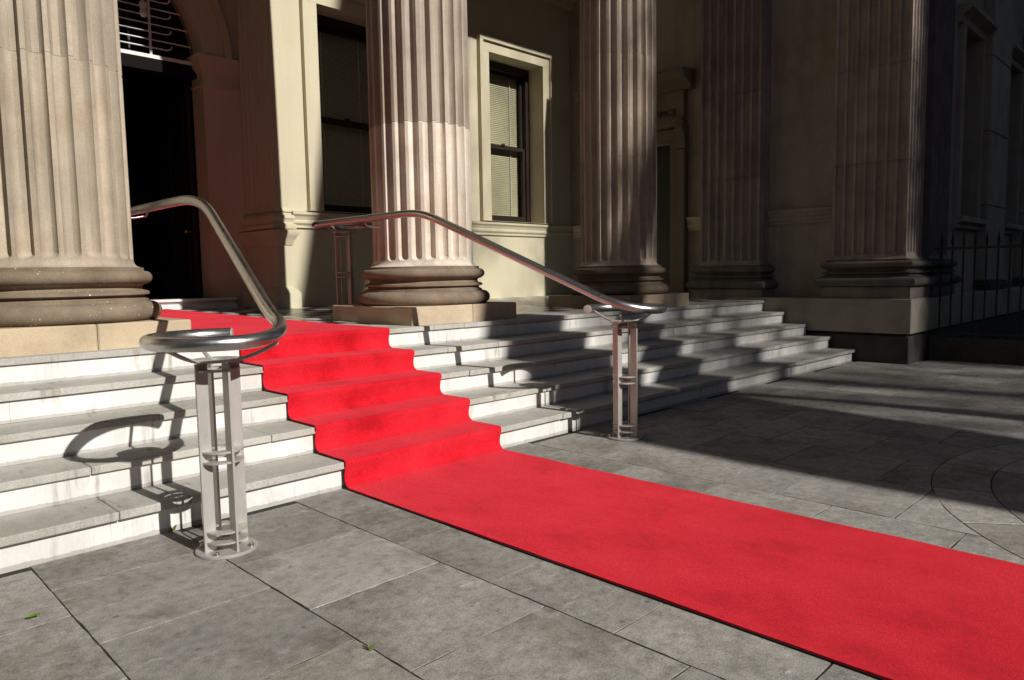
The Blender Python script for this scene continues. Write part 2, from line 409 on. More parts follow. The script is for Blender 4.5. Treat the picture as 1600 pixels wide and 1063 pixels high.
# landing floor
land = struct(link('landing_floor', None or box(-6, XW-.003, NOSE5+.61, 5.95, .605, ZL-.012), m_bed))
TS = .302; nt_ = 0
for i in range(-3, 24):
    for j in range(0, 14):
        x0 = 1.13+(i-1)*TS+.0; y0 = NOSE5+.605+j*TS
        x1, y1 = x0+TS, y0+TS
        if x1 > XW or y0 > 5.94 or (y1 > YW+.1 and x1 > 2.5): continue
        if 0.05 < x0 and x1 < 1.15: continue
        if x1 < .05 and y0 < 3.5: continue
        bm = bmesh.new()
        g = .001
        z = [floor_z(y0), floor_z(y1)]
        t = [bm.verts.new(v) for v in ((x0+g, y0+g, z[0]), (x1-g, y0+g, z[0]), (x1-g, y1-g, z[1]), (x0+g, y1-g, z[1]))]
        b0 = [bm.verts.new(v.co-Vector((0, 0, .011))) for v in t]
        bm.faces.new(t); bm.faces.new(b0[::-1])
        for q in range(4): bm.faces.new((b0[q], b0[(q+1) % 4], t[(q+1) % 4], t[q]))
        link('floor_tile', to_mesh(bm), m_wt if (i+j) % 2 else m_bt, land); nt_ += 1

# ------------------------------------------------------------------ columns
SH = .465; NF = 24; FD = .057
Z_PL0, Z_PL1, Z_FL, Z_TOP = ZL, .93, 1.375, 6.6
base_prof = [(.585, .93)]
for a in range(-80, 91, 17): base_prof.append((.555+.068*cos(radians(a)), .9905+.0605*sin(radians(a))))
base_prof += [(.548, 1.053), (.548, 1.068)]
for a in range(0, 91, 18): base_prof.append((.548-.03*sin(radians(a)), 1.068+.022*(1-cos(radians(a)))))
base_prof += [(.522, 1.093), (.553, 1.099), (.553, 1.116), (.543, 1.12)]
for a in range(0, 181, 22): base_prof.append((.54-.034*sin(radians(a)), 1.122+.022*(1-cos(radians(a)))))
base_prof += [(.545, 1.168)]
for a in range(-80, 91, 17): base_prof.append((.53+.045*cos(radians(a)), 1.211+.042*sin(radians(a))))
base_prof += [(.523, 1.256), (.523, 1.275)]
base_me = lathe([(r, z-Z_PL1) for r, z in base_prof], 80, 28)
def flute_depth(s, dz, h=.045):
    q = 1-abs(s)**2.6-(max(0, dz)/h)**2
    return sqrt(q) if q > 0 else 0
SS = (-1, -.96, -.8, -.45, 0, .45, .8, .96)
def drum(z0, z1, bottom=False, top=False):
    pitch = 2*pi/NF; half = pitch*.385
    zs = [z0, z0+.006, z1-.006, z1]
    if bottom:
        zs = [1.275, 1.283, 1.292, 1.305, 1.32, Z_FL-.047]+[Z_FL-.045*q for q in (.9, .75, .55, .3, 0)]+[z1-.006, z1]
    if top: zs = [z0, z0+.006, z1]
    bm = bmesh.new(); rows = []
    for z in zs:
        taper = 1-.10*max(0, (z-3.2)/4.0)**1.4
        r0 = SH*taper
        if bottom and z < 1.325: r0 = SH+.05*(1-sqrt(max(0, 1-((1.325-z)/.05)**2)))
        if (not bottom and z == z0) or z == z1: r0 -= .004
        row = []
        for f in range(NF):
            for s in SS:
                d = FD*flute_depth(s, Z_FL-z)
                a = f*pitch+s*half; row.append(bm.verts.new(((r0-d)*cos(a), (r0-d)*sin(a), z)))
            a = f*pitch+half; row.append(bm.verts.new((r0*cos(a), r0*sin(a), z)))
        rows.append(row)
    n = len(rows[0])
    for A, B in zip(rows, rows[1:]):
        for i in range(n): bm.faces.new((A[i], A[(i+1) % n], B[(i+1) % n], B[i]))
    bm.faces.new(rows[0][::-1]); bm.faces.new(rows[-1])
    return to_mesh(bm, smooth=32)
DZ = [(1.275, 2.53), (2.53, 3.72), (3.72, 4.91), (4.91, 6.1), (6.1, Z_TOP)]
drums = [drum(a, b_, k == 0, k == 4) for k, (a, b_) in enumerate(DZ)]
cap_me = lathe([(.42, 6.6), (.45, 6.62), (.45, 6.65), (.43, 6.67), (.43, 6.8), (.47, 6.83), (.56, 6.93), (.58, 6.97)], 64)
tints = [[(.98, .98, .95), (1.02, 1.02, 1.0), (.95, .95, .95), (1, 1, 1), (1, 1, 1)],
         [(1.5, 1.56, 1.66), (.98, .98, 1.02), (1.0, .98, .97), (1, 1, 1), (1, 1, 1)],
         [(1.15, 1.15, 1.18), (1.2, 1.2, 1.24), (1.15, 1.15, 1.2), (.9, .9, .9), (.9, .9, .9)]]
clabels = ['fluted sandstone column at the left edge, its shaft lit evenly, left of the carpet',
           'fluted column right of the carpet with a pale pinkish lower drum, sash window beside it',
           'brown half-shaded fluted column farthest right, behind the curled end of the right handrail']
for c, x in enumerate(COLX):
    t = thing('column', clabels[c], 'column', (x, CY, Z_PL0), 'columns of the porch')
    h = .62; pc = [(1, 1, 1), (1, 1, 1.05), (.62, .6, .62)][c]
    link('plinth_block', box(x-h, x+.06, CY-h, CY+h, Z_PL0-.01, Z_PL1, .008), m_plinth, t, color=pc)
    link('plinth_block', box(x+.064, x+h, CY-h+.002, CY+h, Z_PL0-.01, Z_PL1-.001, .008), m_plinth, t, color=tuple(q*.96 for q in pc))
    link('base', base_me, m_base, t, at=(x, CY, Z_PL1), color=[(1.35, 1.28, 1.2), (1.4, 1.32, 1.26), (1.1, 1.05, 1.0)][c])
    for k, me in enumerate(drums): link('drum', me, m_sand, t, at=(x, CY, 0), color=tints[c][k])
    cp = link('capital', cap_me, m_sand, t, at=(x, CY, 0), color=(1, 1, 1))
    link('abacus', box(x-.6, x+.6, CY-.6, CY+.6, 6.97, 7.148, .01), m_sand, cp, color=(1, 1, 1))

# ------------------------------------------------------------------ fluted pilasters
def pilaster_shaft(x0, x1, y0, y1, zb, zt, faces, nfl=7):
    """rectangular shaft; faces: set of 'L' (x0 side), 'F' (y0 side) that are fluted"""
    zs = [zb, zb+.012, zb+.05]+[zb+.1-.04*q for q in (.98, .85, .6, .3, 0)]+[zt]
    zf = zb+.1
    corners = [(x0, y1), (x0, y0), (x1, y0), (x1, y1)]       # left side runs y1->y0, front x0->x1
    sides = ['L', 'F', 'R', 'B']; nrm = [(-1, 0), (0, -1), (1, 0), (0, 1)]
    bm = bmesh.new(); rows = []
    for z in zs:
        row = []
        fl = .03*(1-min(1, (z-zb)/.05))**2
        for s in range(4):
            a, b_ = corners[s], corners[(s+1) % 4]; Ln = hypot(b_[0]-a[0], b_[1]-a[1]); n_ = nrm[s]
            ux, uy = (b_[0]-a[0])/Ln, (b_[1]-a[1])/Ln
            na = nrm[s-1]
            row.append(bm.verts.new((a[0]+(n_[0]+na[0])*fl, a[1]+(n_[1]+na[1])*fl, z)))
            if sides[s] in faces:
                nf = max(2, round(nfl*Ln/.9)); pitch = Ln/(nf+.28); hw = pitch*.36
                for f in range(nf):
                    c0 = pitch*(.64+f)
                    for q in SS+(1,):
                        d = .042*flute_depth(q, zf-z, .04)
                        e = c0+q*hw; row.append(bm.verts.new((a[0]+ux*e+n_[0]*(fl-d), a[1]+uy*e+n_[1]*(fl-d), z)))
        rows.append(row)
    n = len(rows[0])
    for A, B in zip(rows, rows[1:]):
        for i in range(n): bm.faces.new((A[i], B[i], B[(i+1) % n], A[(i+1) % n]))
    bm.faces.new(rows[0]); bm.faces.new(rows[-1][::-1])
    bmesh.ops.recalc_face_normals(bm, faces=bm.faces)
    return to_mesh(bm, smooth=32)
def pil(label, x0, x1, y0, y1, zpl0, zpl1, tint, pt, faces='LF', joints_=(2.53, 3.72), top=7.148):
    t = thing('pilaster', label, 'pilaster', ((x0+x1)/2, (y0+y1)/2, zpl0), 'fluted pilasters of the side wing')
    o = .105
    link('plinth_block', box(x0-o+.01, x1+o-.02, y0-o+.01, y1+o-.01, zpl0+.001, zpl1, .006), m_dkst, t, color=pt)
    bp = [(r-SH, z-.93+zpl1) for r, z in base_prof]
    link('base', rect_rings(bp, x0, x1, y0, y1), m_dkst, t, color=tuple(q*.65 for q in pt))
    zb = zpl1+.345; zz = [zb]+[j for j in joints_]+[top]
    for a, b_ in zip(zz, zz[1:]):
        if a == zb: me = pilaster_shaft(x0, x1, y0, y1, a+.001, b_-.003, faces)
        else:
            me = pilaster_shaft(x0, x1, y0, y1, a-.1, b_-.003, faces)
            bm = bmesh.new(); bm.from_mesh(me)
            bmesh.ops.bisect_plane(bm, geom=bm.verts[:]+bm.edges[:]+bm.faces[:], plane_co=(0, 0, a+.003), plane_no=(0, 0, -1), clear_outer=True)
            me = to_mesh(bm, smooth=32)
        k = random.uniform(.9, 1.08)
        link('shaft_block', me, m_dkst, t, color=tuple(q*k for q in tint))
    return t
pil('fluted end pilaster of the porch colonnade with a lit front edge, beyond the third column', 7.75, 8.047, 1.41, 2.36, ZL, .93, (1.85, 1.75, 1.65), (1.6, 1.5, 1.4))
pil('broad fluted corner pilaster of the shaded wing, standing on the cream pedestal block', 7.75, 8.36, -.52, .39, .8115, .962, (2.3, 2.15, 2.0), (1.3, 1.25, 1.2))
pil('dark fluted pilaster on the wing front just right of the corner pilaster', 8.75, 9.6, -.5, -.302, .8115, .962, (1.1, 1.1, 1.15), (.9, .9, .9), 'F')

# ------------------------------------------------------------------ wing pedestal (cheek wall)
chk = thing('pedestal_wall', 'cream rendered pedestal wall on a dark base course closing the right end of the steps', 'wall', (7.9, 0, 0))
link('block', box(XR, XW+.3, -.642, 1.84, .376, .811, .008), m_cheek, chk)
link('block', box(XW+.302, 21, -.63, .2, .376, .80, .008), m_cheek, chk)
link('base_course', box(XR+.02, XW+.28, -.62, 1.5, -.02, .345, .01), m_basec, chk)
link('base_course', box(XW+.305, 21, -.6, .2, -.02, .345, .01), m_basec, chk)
link('recess', box(XR+.05, 20.9, -.58, 1.4, .34, .38), m_bed, chk)  # dark fill, puts the shadow gap under the block into colour

# ------------------------------------------------------------------ building shell
bld = thing('building', 'cream and sandstone neoclassical building with a deep columned porch and side wing', 'building', (CX, 6, 0))
ZB = 7.9
ENT_X = 2.42                                         # half opening edge of entrance recess (right side)
def wallpart(name, L, m=m_cream, **k): return link(name, boxes(L), m, bld, **k)
# windows of back wall: opening x ranges
W2 = (6.05, 7.31); W1 = (3.0, 4.26); WZ = (2.07, 4.72)
def wall_with_holes(x0, x1, z0, z1, y0, y1, holes):
    L = []; xs = x0
    for a, b_, c, d in sorted(holes):
        L.append((xs, a, y0, y1, z0, z1)); L.append((a, b_, y0, y1, z0, c)); L.append((a, b_, y0, y1, d, z1)); xs = b_
    L.append((xs, x1, y0, y1, z0, z1))
    return L
def weld_boxes(L):
    bm = bmesh.new()
    for b_ in L: add_box(bm, *b_)
    return to_mesh(bm)
link('back_wall', weld_boxes(wall_with_holes(ENT_X, XW+.2, .7, ZB, YW, YW+.45, [(*W1, *WZ), (*W2, *WZ)])), m_cream, bld)
link('back_wall', boxes([(-9, 2*CX-ENT_X, YW, YW+.45, .7, ZB)]), m_cream, bld)
# return wall / side wing wall (faces -X) with the side door opening
DY = (3.05, 4.35); DZT = 3.27
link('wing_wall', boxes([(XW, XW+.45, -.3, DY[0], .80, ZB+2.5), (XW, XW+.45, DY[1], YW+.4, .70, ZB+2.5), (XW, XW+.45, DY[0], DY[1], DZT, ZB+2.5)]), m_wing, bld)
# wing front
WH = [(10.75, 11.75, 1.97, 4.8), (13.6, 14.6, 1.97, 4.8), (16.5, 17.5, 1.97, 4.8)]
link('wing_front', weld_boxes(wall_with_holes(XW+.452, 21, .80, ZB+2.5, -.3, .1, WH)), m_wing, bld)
for a, b_, c, d in WH:
    wn = link('wing_window', boxes([(a, b_, 0.02, .06, c, d)]), m_offg, bld)
    link('sill', extrude_prof([(0, c-.2), (.08, c-.17), (.08, c-.12), (.16, c-.08), (.16, c-.002), (0, c-.002)], (a-.2, -.302), (b_+.2, -.302), (0, -1)), m_wing, wn)
    link('hood', extrude_prof([(0, d), (.06, d+.02), (.06, d+.12), (.2, d+.2), (.2, d+.26), (0, d+.27)], (a-.25, -.302), (b_+.25, -.302), (0, -1)), m_wing, wn)
    link('architrave', boxes([(a-.17, a-.001, -.37, -.302, c, d-.002), (b_+.001, b_+.17, -.37, -.302, c, d-.002)]), m_wing, wn)
    link('sash_frame', boxes([(a, a+.09, -.05, .015, c, d), (b_-.09, b_, -.05, .015, c, d), (a+.09, b_-.09, -.05, .015, 3.3, 3.38), (a+.09, b_-.09, -.05, .015, c, c+.1)]), m_wood, wn)
for x0, x1 in ((12.0, 13.25), (14.9, 16.1)):
    for z0, z1 in ((.962, 2.2), (2.207, 3.4), (3.407, 4.6), (4.607, 7.8)):
        link('pier_block', box(x0, x1, -.46, -.303, z0, z1, .015), m_wing, bld)
    link('pier_base', rect_rings([(.1, .803), (.1, .9), (.06, .92), (.06, .955), (.0, .96)], x0, x1, -.46, -.31), m_basec, bld)
link('cornice', extrude_prof([(0, 5.6), (.1, 5.65), (.1, 5.75), (.35, 5.95), (.35, 6.1), (0, 6.15)], (17.6, -.302), (21, -.302), (0, -1)), m_wing, bld)
# entablature, ceiling and roof
link('entablature', boxes([(-9, XW+.45, CY-.5, CY+.5, 7.15, 7.8), (-9, XW+.5, CY-.55, CY+.5, 7.801, 8.9), (-9, XW+.7, CY-1.0, CY+.5, 8.901, 9.4)]), m_sand, bld, color=(1, 1, 1))
link('ceiling', boxes([(-9, XW, CY+.501, YW, 7.75, 7.95)]), m_ceil, bld)
link('roof', boxes([(-9, 21, CY+.5, 12, 10.4, 10.7), (XW, 21, -.6, CY+.5, 10.41, 10.7), (-9, XW, CY-.6, CY+.5, 9.41, 9.6)]), m_off, bld)
link('rear_wall', boxes([(-9, 21, 11.6, 12, 0, 10.4), (20.6, 21, .1, 11.6, 0, 10.4), (-9, -8.6, CY, 11.6, 0, 10.4)]), m_off, bld)
corn = [(0, 5.82), (.08, 5.84), (.1, 5.92), (.34, 5.98), (.34, 6.06), (.4, 6.12), (.4, 6.16), (0, 6.17)]
link('cornice', extrude_prof(corn, (ENT_X, YW-.001), (XW-.001, YW-.001), (0, -1)), m_cream, bld)
link('cornice', extrude_prof(corn, (XW-.001, YW-.45), (XW-.001, 2.5), (-1, 0)), m_cream, bld)
# dado rails
dado = [(0, 1.835), (.03, 1.84), (.03, 1.87), (.055, 1.90), (.055, 1.925), (.04, 1.94), (.06, 1.985), (.085, 2.01), (.085, 2.04), (0, 2.06)]
link('dado_rail', extrude_prof(dado, (ENT_X+.1, YW-.001), (XW-.002, YW-.001), (0, -1)), m_cream, bld)
link('dado_rail', extrude_prof(dado, (XW-.001, YW-.09), (XW-.001, DY[1]+.3), (-1, 0)), m_cream, bld)
link('dado_rail', extrude_prof(dado, (XW-.001, DY[0]-.32), (XW-.001, 2.37), (-1, 0)), m_cream, bld)
link('dado_rail', extrude_prof(dado, (XW-.001, 1.4), (XW-.001, .395), (-1, 0)), m_wing, bld)

# sash windows in the porch
def sash_window(x0, x1, z0, z1):
    wn = link('window', boxes([(x0, x0+.09, YW+.3, YW+.44, z0, z1), (x1-.09, x1, YW+.3, YW+.44, z0, z1), (x0+.09, x1-.09, YW+.3, YW+.44, z1-.12, z1), (x0+.09, x1-.09, YW+.3, YW+.44, z0, z0+.05)]), m_wood, bld)
    zm = z0+(z1-z0)*.48
    def sash(a, b_, y):
        return boxes([(x0+.091, x0+.145, y, y+.045, a, b_), (x1-.145, x1-.091, y, y+.045, a, b_), (x0+.145, x1-.145, y, y+.045, a, a+.08), (x0+.145, x1-.145, y, y+.045, b_-.055, b_)])
    link('sash', sash(z0+.051, zm+.03, YW+.33), m_wood, wn); link('sash', sash(zm-.03, z1-.121, YW+.38), m_wood, wn)
    link('pane', boxes([(x0+.14, x1-.14, YW+.35, YW+.354, z0+.12, zm-.02)]), m_glass, wn)
    link('pane', boxes([(x0+.14, x1-.14, YW+.40, YW+.404, zm+.04, z1-.17)]), m_glass, wn)
    link('sash_lock', boxes([(.5*(x0+x1)-.03, .5*(x0+x1)+.03, YW+.3, YW+.335, zm+.031, zm+.06)]), m_wood, wn)
    bm = bmesh.new(); z = z0+.16; n = 0
    a = radians(64)
    while z < z1-.15:
        dy, dz = .017*cos(a), .017*sin(a)
        y = YW+.47
        v = [bm.verts.new(q) for q in ((x0+.13, y-dy, z-dz), (x1-.13, y-dy, z-dz), (x1-.13, y+dy, z+dz), (x0+.13, y+dy, z+dz))]
        bm.faces.new(v)
        z += .031
    sl = stuff(link('blind_slats', to_mesh(bm), m_blind, wn))
    link('blind_rail', boxes([(x0+.13, x1-.13, YW+.455, YW+.485, z0+.125, z0+.145)]), m_cord, wn)
    for fx in (.2, .8):
        xx = x0+.13+(x1-x0-.26)*fx
        link('blind_tape', boxes([(xx-.009, xx+.009, YW+.448, YW+.451, z0+.1, z1-.15)]), m_cord, wn)
    link('backing', boxes([(x0-.05, x1+.05, YW+.56, YW+.6, z0-.1, z1+.1)]), m_dark, wn)  # dark sheet standing in for the unlit room behind the blind
    # architrave: two stepped fasciae
    A = .155
    for nm, L in (('architrave', [(x0-A, x0-.002, YW-.035, YW-.001, z0-.005, z1+.0), (x1+.002, x1+A, YW-.035, YW-.001, z0-.005, z1+.0), (x0-A, x1+A, YW-.036, YW-.001, z1+.001, z1+A)]),
                  ('architrave_moulding', [(x0-A-.07, x0-A-.001, YW-.075, YW-.001, z0-.004, z1+A+.001), (x1+A+.001, x1+A+.07, YW-.075, YW-.001, z0-.004, z1+A+.001), (x0-A-.07, x1+A+.07, YW-.08, YW-.001, z1+A+.002, z1+A+.075)])):
        link(nm, boxes(L), m_cream, wn)
    link('sill', box(x0-.26, x1+.26, YW-.1, YW+.3, 2.058, z0-.006, .004), m_cream, wn)
    return wn
wa = sash_window(*W1, *WZ); wb = sash_window(*W2, *WZ)

# side door on the return wall
sd = link('side_door', boxes([(XW+.3, XW+.35, DY[0], DY[1], .7, DZT)]), m_door, bld)
def yprof(prof, y0, y1): return extrude_prof(prof, (XW-.001, y1), (XW-.001, y0), (-1, 0))
link('architrave', boxes([(XW-.05, XW-.001, DY[0]-.17, DY[0]-.001, .8, DZT+.17), (XW-.05, XW-.001, DY[1]+.001, DY[1]+.17, .8, DZT+.17), (XW-.051, XW-.001, DY[0]-.001, DY[1]+.001, DZT+.001, DZT+.17)]), m_wingd, sd)
for yy in (DY[0]-.3, DY[1]+.18): link('side_strip', box(XW-.12, XW-.001, yy, yy+.12, .8, 3.1, .003), m_wingd, sd)
for yy in (DY[0]-.31, DY[1]+.17):
    link('console', yprof([(0, 3.101), (.12, 3.12), (.14, 3.3), (.2, 3.4), (.2, 3.45), (0, 3.452)], yy, yy+.14), m_wingd, sd)
link('frieze', yprof([(0, 3.46), (.14, 3.46), (.14, 3.54), (.17, 3.55), (.17, 3.58), (.11, 3.585), (.11, 4.0), (0, 4.0)], DY[0]-.28, DY[1]+.28), m_wingd, sd)
link('hood', yprof([(0, 4.001), (.15, 4.01), (.15, 4.07), (.3, 4.13), (.34, 4.2), (.38, 4.23), (.38, 4.27), (0, 4.3)], DY[0]-.42, DY[1]+.42), m_wingd, sd)
cu = bpy.data.curves.new('entrance_lettering', 'FONT'); cu.body = 'ENTRANCE'; cu.size = .135; cu.extrude = .008; cu.space_character = 1.12; cu.align_x = 'RIGHT'
to = bpy.data.objects.new('tmp', cu); COL.objects.link(to); bpy.context.view_layer.update()
tme = bpy.data.meshes.new_from_object(to.evaluated_get(bpy.context.evaluated_depsgraph_get())); bpy.data.objects.remove(to)
tme.transform(Matrix(((0, 0, -1, XW-.118), (-1, 0, 0, DY[0]-.15), (0, 1, 0, 3.64), (0, 0, 0, 1))))
tme.materials.clear(); link('lettering', tme, m_letter, sd)

# ---- entrance recess
YD = 6.0; JX = 1.84; SPR = 4.03
bm = bmesh.new()
hw = JX-CX
# arched wall at YD
def arch_wall(y0, y1, x0, x1, z0, z1, cx, r, spr, name, m, parent):
    bm = bmesh.new(); n = 28
    arc = [(cx+r*cos(pi*i/n), spr+r*sin(pi*i/n)) for i in range(n+1)]      # right to left
    outer = []
    for (ax, az) in arc:
        outer.append((ax, z1))
    for y in (y0, y1):
        pass
    F = []
    def quad(a, b_, c, d):
        for y in (y0, y1):
            v = [bm.verts.new((p[0], y, p[1])) for p in (a, b_, c, d)]; bm.faces.new(v)
    quad((cx+r, z0), (x1, z0), (x1, z1), (cx+r, z1)); quad((x0, z0), (cx-r, z0), (cx-r, z1), (x0, z1))
    for i in range(n): quad(arc[i+1], arc[i], (arc[i][0], z1), (arc[i+1][0], z1))
    path = [(cx+r, z0)]+arc+[(cx-r, z0)]
    for a, b_ in zip(path, path[1:]):
        v = [bm.verts.new(q) for q in ((a[0], y0, a[1]), (b_[0], y0, b_[1]), (b_[0], y1, b_[1]), (a[0], y1, a[1]))]; bm.faces.new(v)
    bmesh.ops.remove_doubles(bm, verts=bm.verts, dist=1e-5)
    bmesh.ops.recalc_face_normals(bm, faces=bm.faces)
    return link(name, to_mesh(bm, smooth=30), m, parent)
arch_wall(YD, YD+.35, -1.6, 2.8, .7, 7.0, CX, hw, SPR, 'door_wall', m_cream, bld)
def arch_ring(r0, r1, y0, y1):
    bm = bmesh.new(); n = 32; rows = []
    for r, y in ((r0, y1), (r0, y0), (r1, y0), (r1, y1)):
        rows.append([bm.verts.new((CX+r*cos(pi*i/n), y, SPR+r*sin(pi*i/n))) for i in range(n+1)])
    for a in range(4):
        for i in range(n): bm.faces.new((rows[a][i], rows[a][i+1], rows[(a+1) % 4][i+1], rows[(a+1) % 4][i]))
    bmesh.ops.recalc_face_normals(bm, faces=bm.faces); return to_mesh(bm, smooth=30)
link('archivolt', arch_ring(hw+.0, hw+.27, YD-.04, YD-.001), m_cream, bld)
link('archivolt', arch_ring(hw+.272, hw+.36, YD-.09, YD-.001), m_cream, bld)
imp = [(0, -.37), (.02, -.365), (.02, -.335), (.005, -.33), (.005, -.2), (.05, -.15), (.07, -.08), (.07, -.03), (.09, -.0), (0, 0.0)]
for sx_ in (1, -1):
    a, b_ = CX+sx_*hw, CX+sx_*(hw+.5)
    x0, x1 = min(a, b_), max(a, b_)
    link('impost', rect_rings([(d, SPR+z) for d, z in imp], x0, x1, YD+.0, YD+.33), m_cream, bld)
# reveal walls of the recess and their fluted pilasters
for sx_ in (1, -1):
    X = lambda q: CX+sx_*(q-CX)
    def xb(a, b_): return (min(X(a), X(b_)), max(X(a), X(b_)))
    link('reveal_wall', boxes([(*xb(ENT_X, ENT_X+.4), YW+.451, YD+.01, .7, ZB)]), m_cream, bld)
    f0, f1 = xb(2.28, ENT_X+.05)
    rp = thing('reveal_pilaster', ['', 'fluted pilaster on a moulded pedestal at the right side of the entrance recess', 'fluted pilaster at the hidden left side of the entrance recess'][sx_ if sx_ == 1 else 2], 'pilaster', (X(2.35), 5.5, .82))
    zc = 1.87
    pd = rect_rings([(.075, .80), (.075, 1.0), (.05, 1.04), (.015, 1.07), (.0, 1.09), (.0, 1.60), (.02, 1.62), (.03, 1.67), (.06, 1.72), (.085, 1.76), (.085, 1.80), (.0, 1.815)], f0, f1, 5.08, 5.9)
    link('pedestal', pd, m_cream, rp)
    bs = rect_rings([(.06, 1.816), (.07, 1.84), (.065, 1.87), (.035, 1.89), (.035, 1.92), (.055, 1.95), (.045, 1.985), (.02, 2.0), (.02, 2.015), (0, 2.03)], f0, f1, 5.1, 5.9)
    link('base', bs, m_cream, rp)
    me = pilaster_shaft(f0, f1, 5.1, 5.9, 2.03, 6.9, 'L' if sx_ == 1 else 'R', 7)
    link('shaft', me, m_cream, rp)
# marble step, door leaves, fanlight
st = extrude_prof([(0, .80), (.06, .80), (.06, .865), (.04, .87), (.025, .885), (.045, .905), (.05, .92), (.085, .925), (.085, .955), (0, .958)], (CX-1.5, YD), (CX+1.5, YD), (0, -1))
ds = tag(link('doorstep', st, m_marb), 'white moulded marble doorstep where the red carpet ends at the dark doorway', 'doorstep')
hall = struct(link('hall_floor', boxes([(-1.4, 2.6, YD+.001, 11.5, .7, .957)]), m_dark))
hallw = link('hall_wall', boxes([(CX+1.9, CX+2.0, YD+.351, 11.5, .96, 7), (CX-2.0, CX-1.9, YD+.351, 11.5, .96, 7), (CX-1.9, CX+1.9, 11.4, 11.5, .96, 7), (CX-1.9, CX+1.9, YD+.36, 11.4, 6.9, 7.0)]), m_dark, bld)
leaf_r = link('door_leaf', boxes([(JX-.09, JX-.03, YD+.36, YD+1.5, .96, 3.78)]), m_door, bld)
for z0, z1 in ((1.15, 1.75), (1.9, 2.7), (2.85, 3.6)):
    for y0 in (YD+.46, YD+.98): link('door_panel', box(JX-.105, JX-.089, y0, y0+.42, z0, z1, .006), m_door, leaf_r)
link('door_knob', tube([(JX-.09, YD+.42, 1.83), (JX-.13, YD+.42, 1.83), (JX-.15, YD+.42, 1.83), (JX-.175, YD+.42, 1.83), (JX-.18, YD+.42, 1.83)], [.012, .012, .03, .026, .008], 14), m_brass, leaf_r)
link('door_leaf', boxes([(2*CX-JX+.03, 2*CX-JX+.09, YD+.36, YD+1.5, .96, 3.78)]), m_door, bld)
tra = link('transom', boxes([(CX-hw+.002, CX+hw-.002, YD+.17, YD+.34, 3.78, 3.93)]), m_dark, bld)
FY = YD+.2
gr = thing('fanlight_grille', 'white metal grille of horizontal bars with hooked ends in the arch over the door', 'grille', (CX, FY, 3.93))
link('ledge', boxes([(CX-hw+.03, CX+hw-.03, FY-.03, FY+.03, 3.931, 3.975)]), m_white, gr)
for k in range(13):
    z = 4.06+k*.094
    half = sqrt(max(0, (hw-.06)**2-max(0, z-SPR)**2))
    for s in (1, -1):
        if k % 2 == 0:
            e = min(half, .98)-.12
            path = [(CX+s*.0, FY-.03, z), (CX+s*e*.5, FY-.03, z), (CX+s*e, FY-.03, z), (CX+s*(e+.04), FY-.03, z+.008), (CX+s*(e+.065), FY-.03, z+.03), (CX+s*(e+.07), FY-.03, z+.055)]
        else: path = [(CX, FY-.03, z), (CX+s*half*.5, FY-.03, z), (CX+s*half, FY-.03, z)]
        link('bar', tube(path, .0085, 8), m_white, gr)
for x in (CX-.68, CX-.25, CX+.25, CX+.68):
    link('upright', boxes([(x-.014, x+.014, FY-.02, FY-.005, 3.976, SPR+sqrt((hw-.05)**2-(x-CX)**2))]), m_white, gr)
fp = link('fanlight_glass', boxes([(CX-hw+.004, CX+hw-.004, FY+.06, FY+.066, 3.94, SPR+hw-.01)]), m_glass, bld)
link('glazing_bar', boxes([(x-.012, x+.012, FY+.04, FY+.059, 3.94, SPR+sqrt((hw-.02)**2-(x-CX)**2)) for x in (CX-.9, CX-.45, CX, CX+.45, CX+.8)]), m_door, fp)
pend = link('pendant_drop', lathe([(.004, 0), (.03, .01), (.045, .04), (.04, .075), (.02, .09), (.035, .1), (.048, .14), (.035, .18), (.015, .2), (.008, .5)], 20), m_white, None, at=(1.18, FY-.16, 4.36))
tag(pend, 'small white double-ball pendant hanging in front of the arch grille', 'pendant')

# ------------------------------------------------------------------ red carpet
def carpet_profile():
    """(y,z) of the top of the pile from the street end to the doorstep"""
    th = .013; pts = [(-7.0, th), (-.10, th)]
    def arc(cy, cz, r, a0, a1, n=7): return [(cy+r*cos(radians(a0+(a1-a0)*i/n)), cz+r*sin(radians(a0+(a1-a0)*i/n))) for i in range(n+1)]
    rf = .05
    for k in range(1, 6):
        y0 = (k-1)*T_; zb = (k-1)*R_+th; zt = k*R_+th
        yb = y0+.006                                   # carpet sags in below the nosing
        pts += arc(yb-rf, zb+rf, rf, -90, -4)
        pts += [(yb-.001, zb+.07), (y0-.005, zt-.045)]
        pts += arc(y0+.012, zt-.024, .024, 185, 90, 8)
        if k < 5: pts += [(y0+.12, zt-.001), (y0+T_-rf-.03, zt)]
    y = NOSE5+.2
    while y < YD-.09:
        pts.append((y, floor_z(y)+th)); y += .25
    pts.append((YD-.09, floor_z(YD)+th))
    return pts
prof = carpet_profile()
dense = [prof[0]]
for a, b_ in zip(prof, prof[1:]):
    L_ = hypot(b_[0]-a[0], b_[1]-a[1]); n = max(1, int(L_/.06))
    for i in range(1, n+1): dense.append((a[0]+(b_[0]-a[0])*i/n, a[1]+(b_[1]-a[1])*i/n))
from mathutils import noise as mnoise
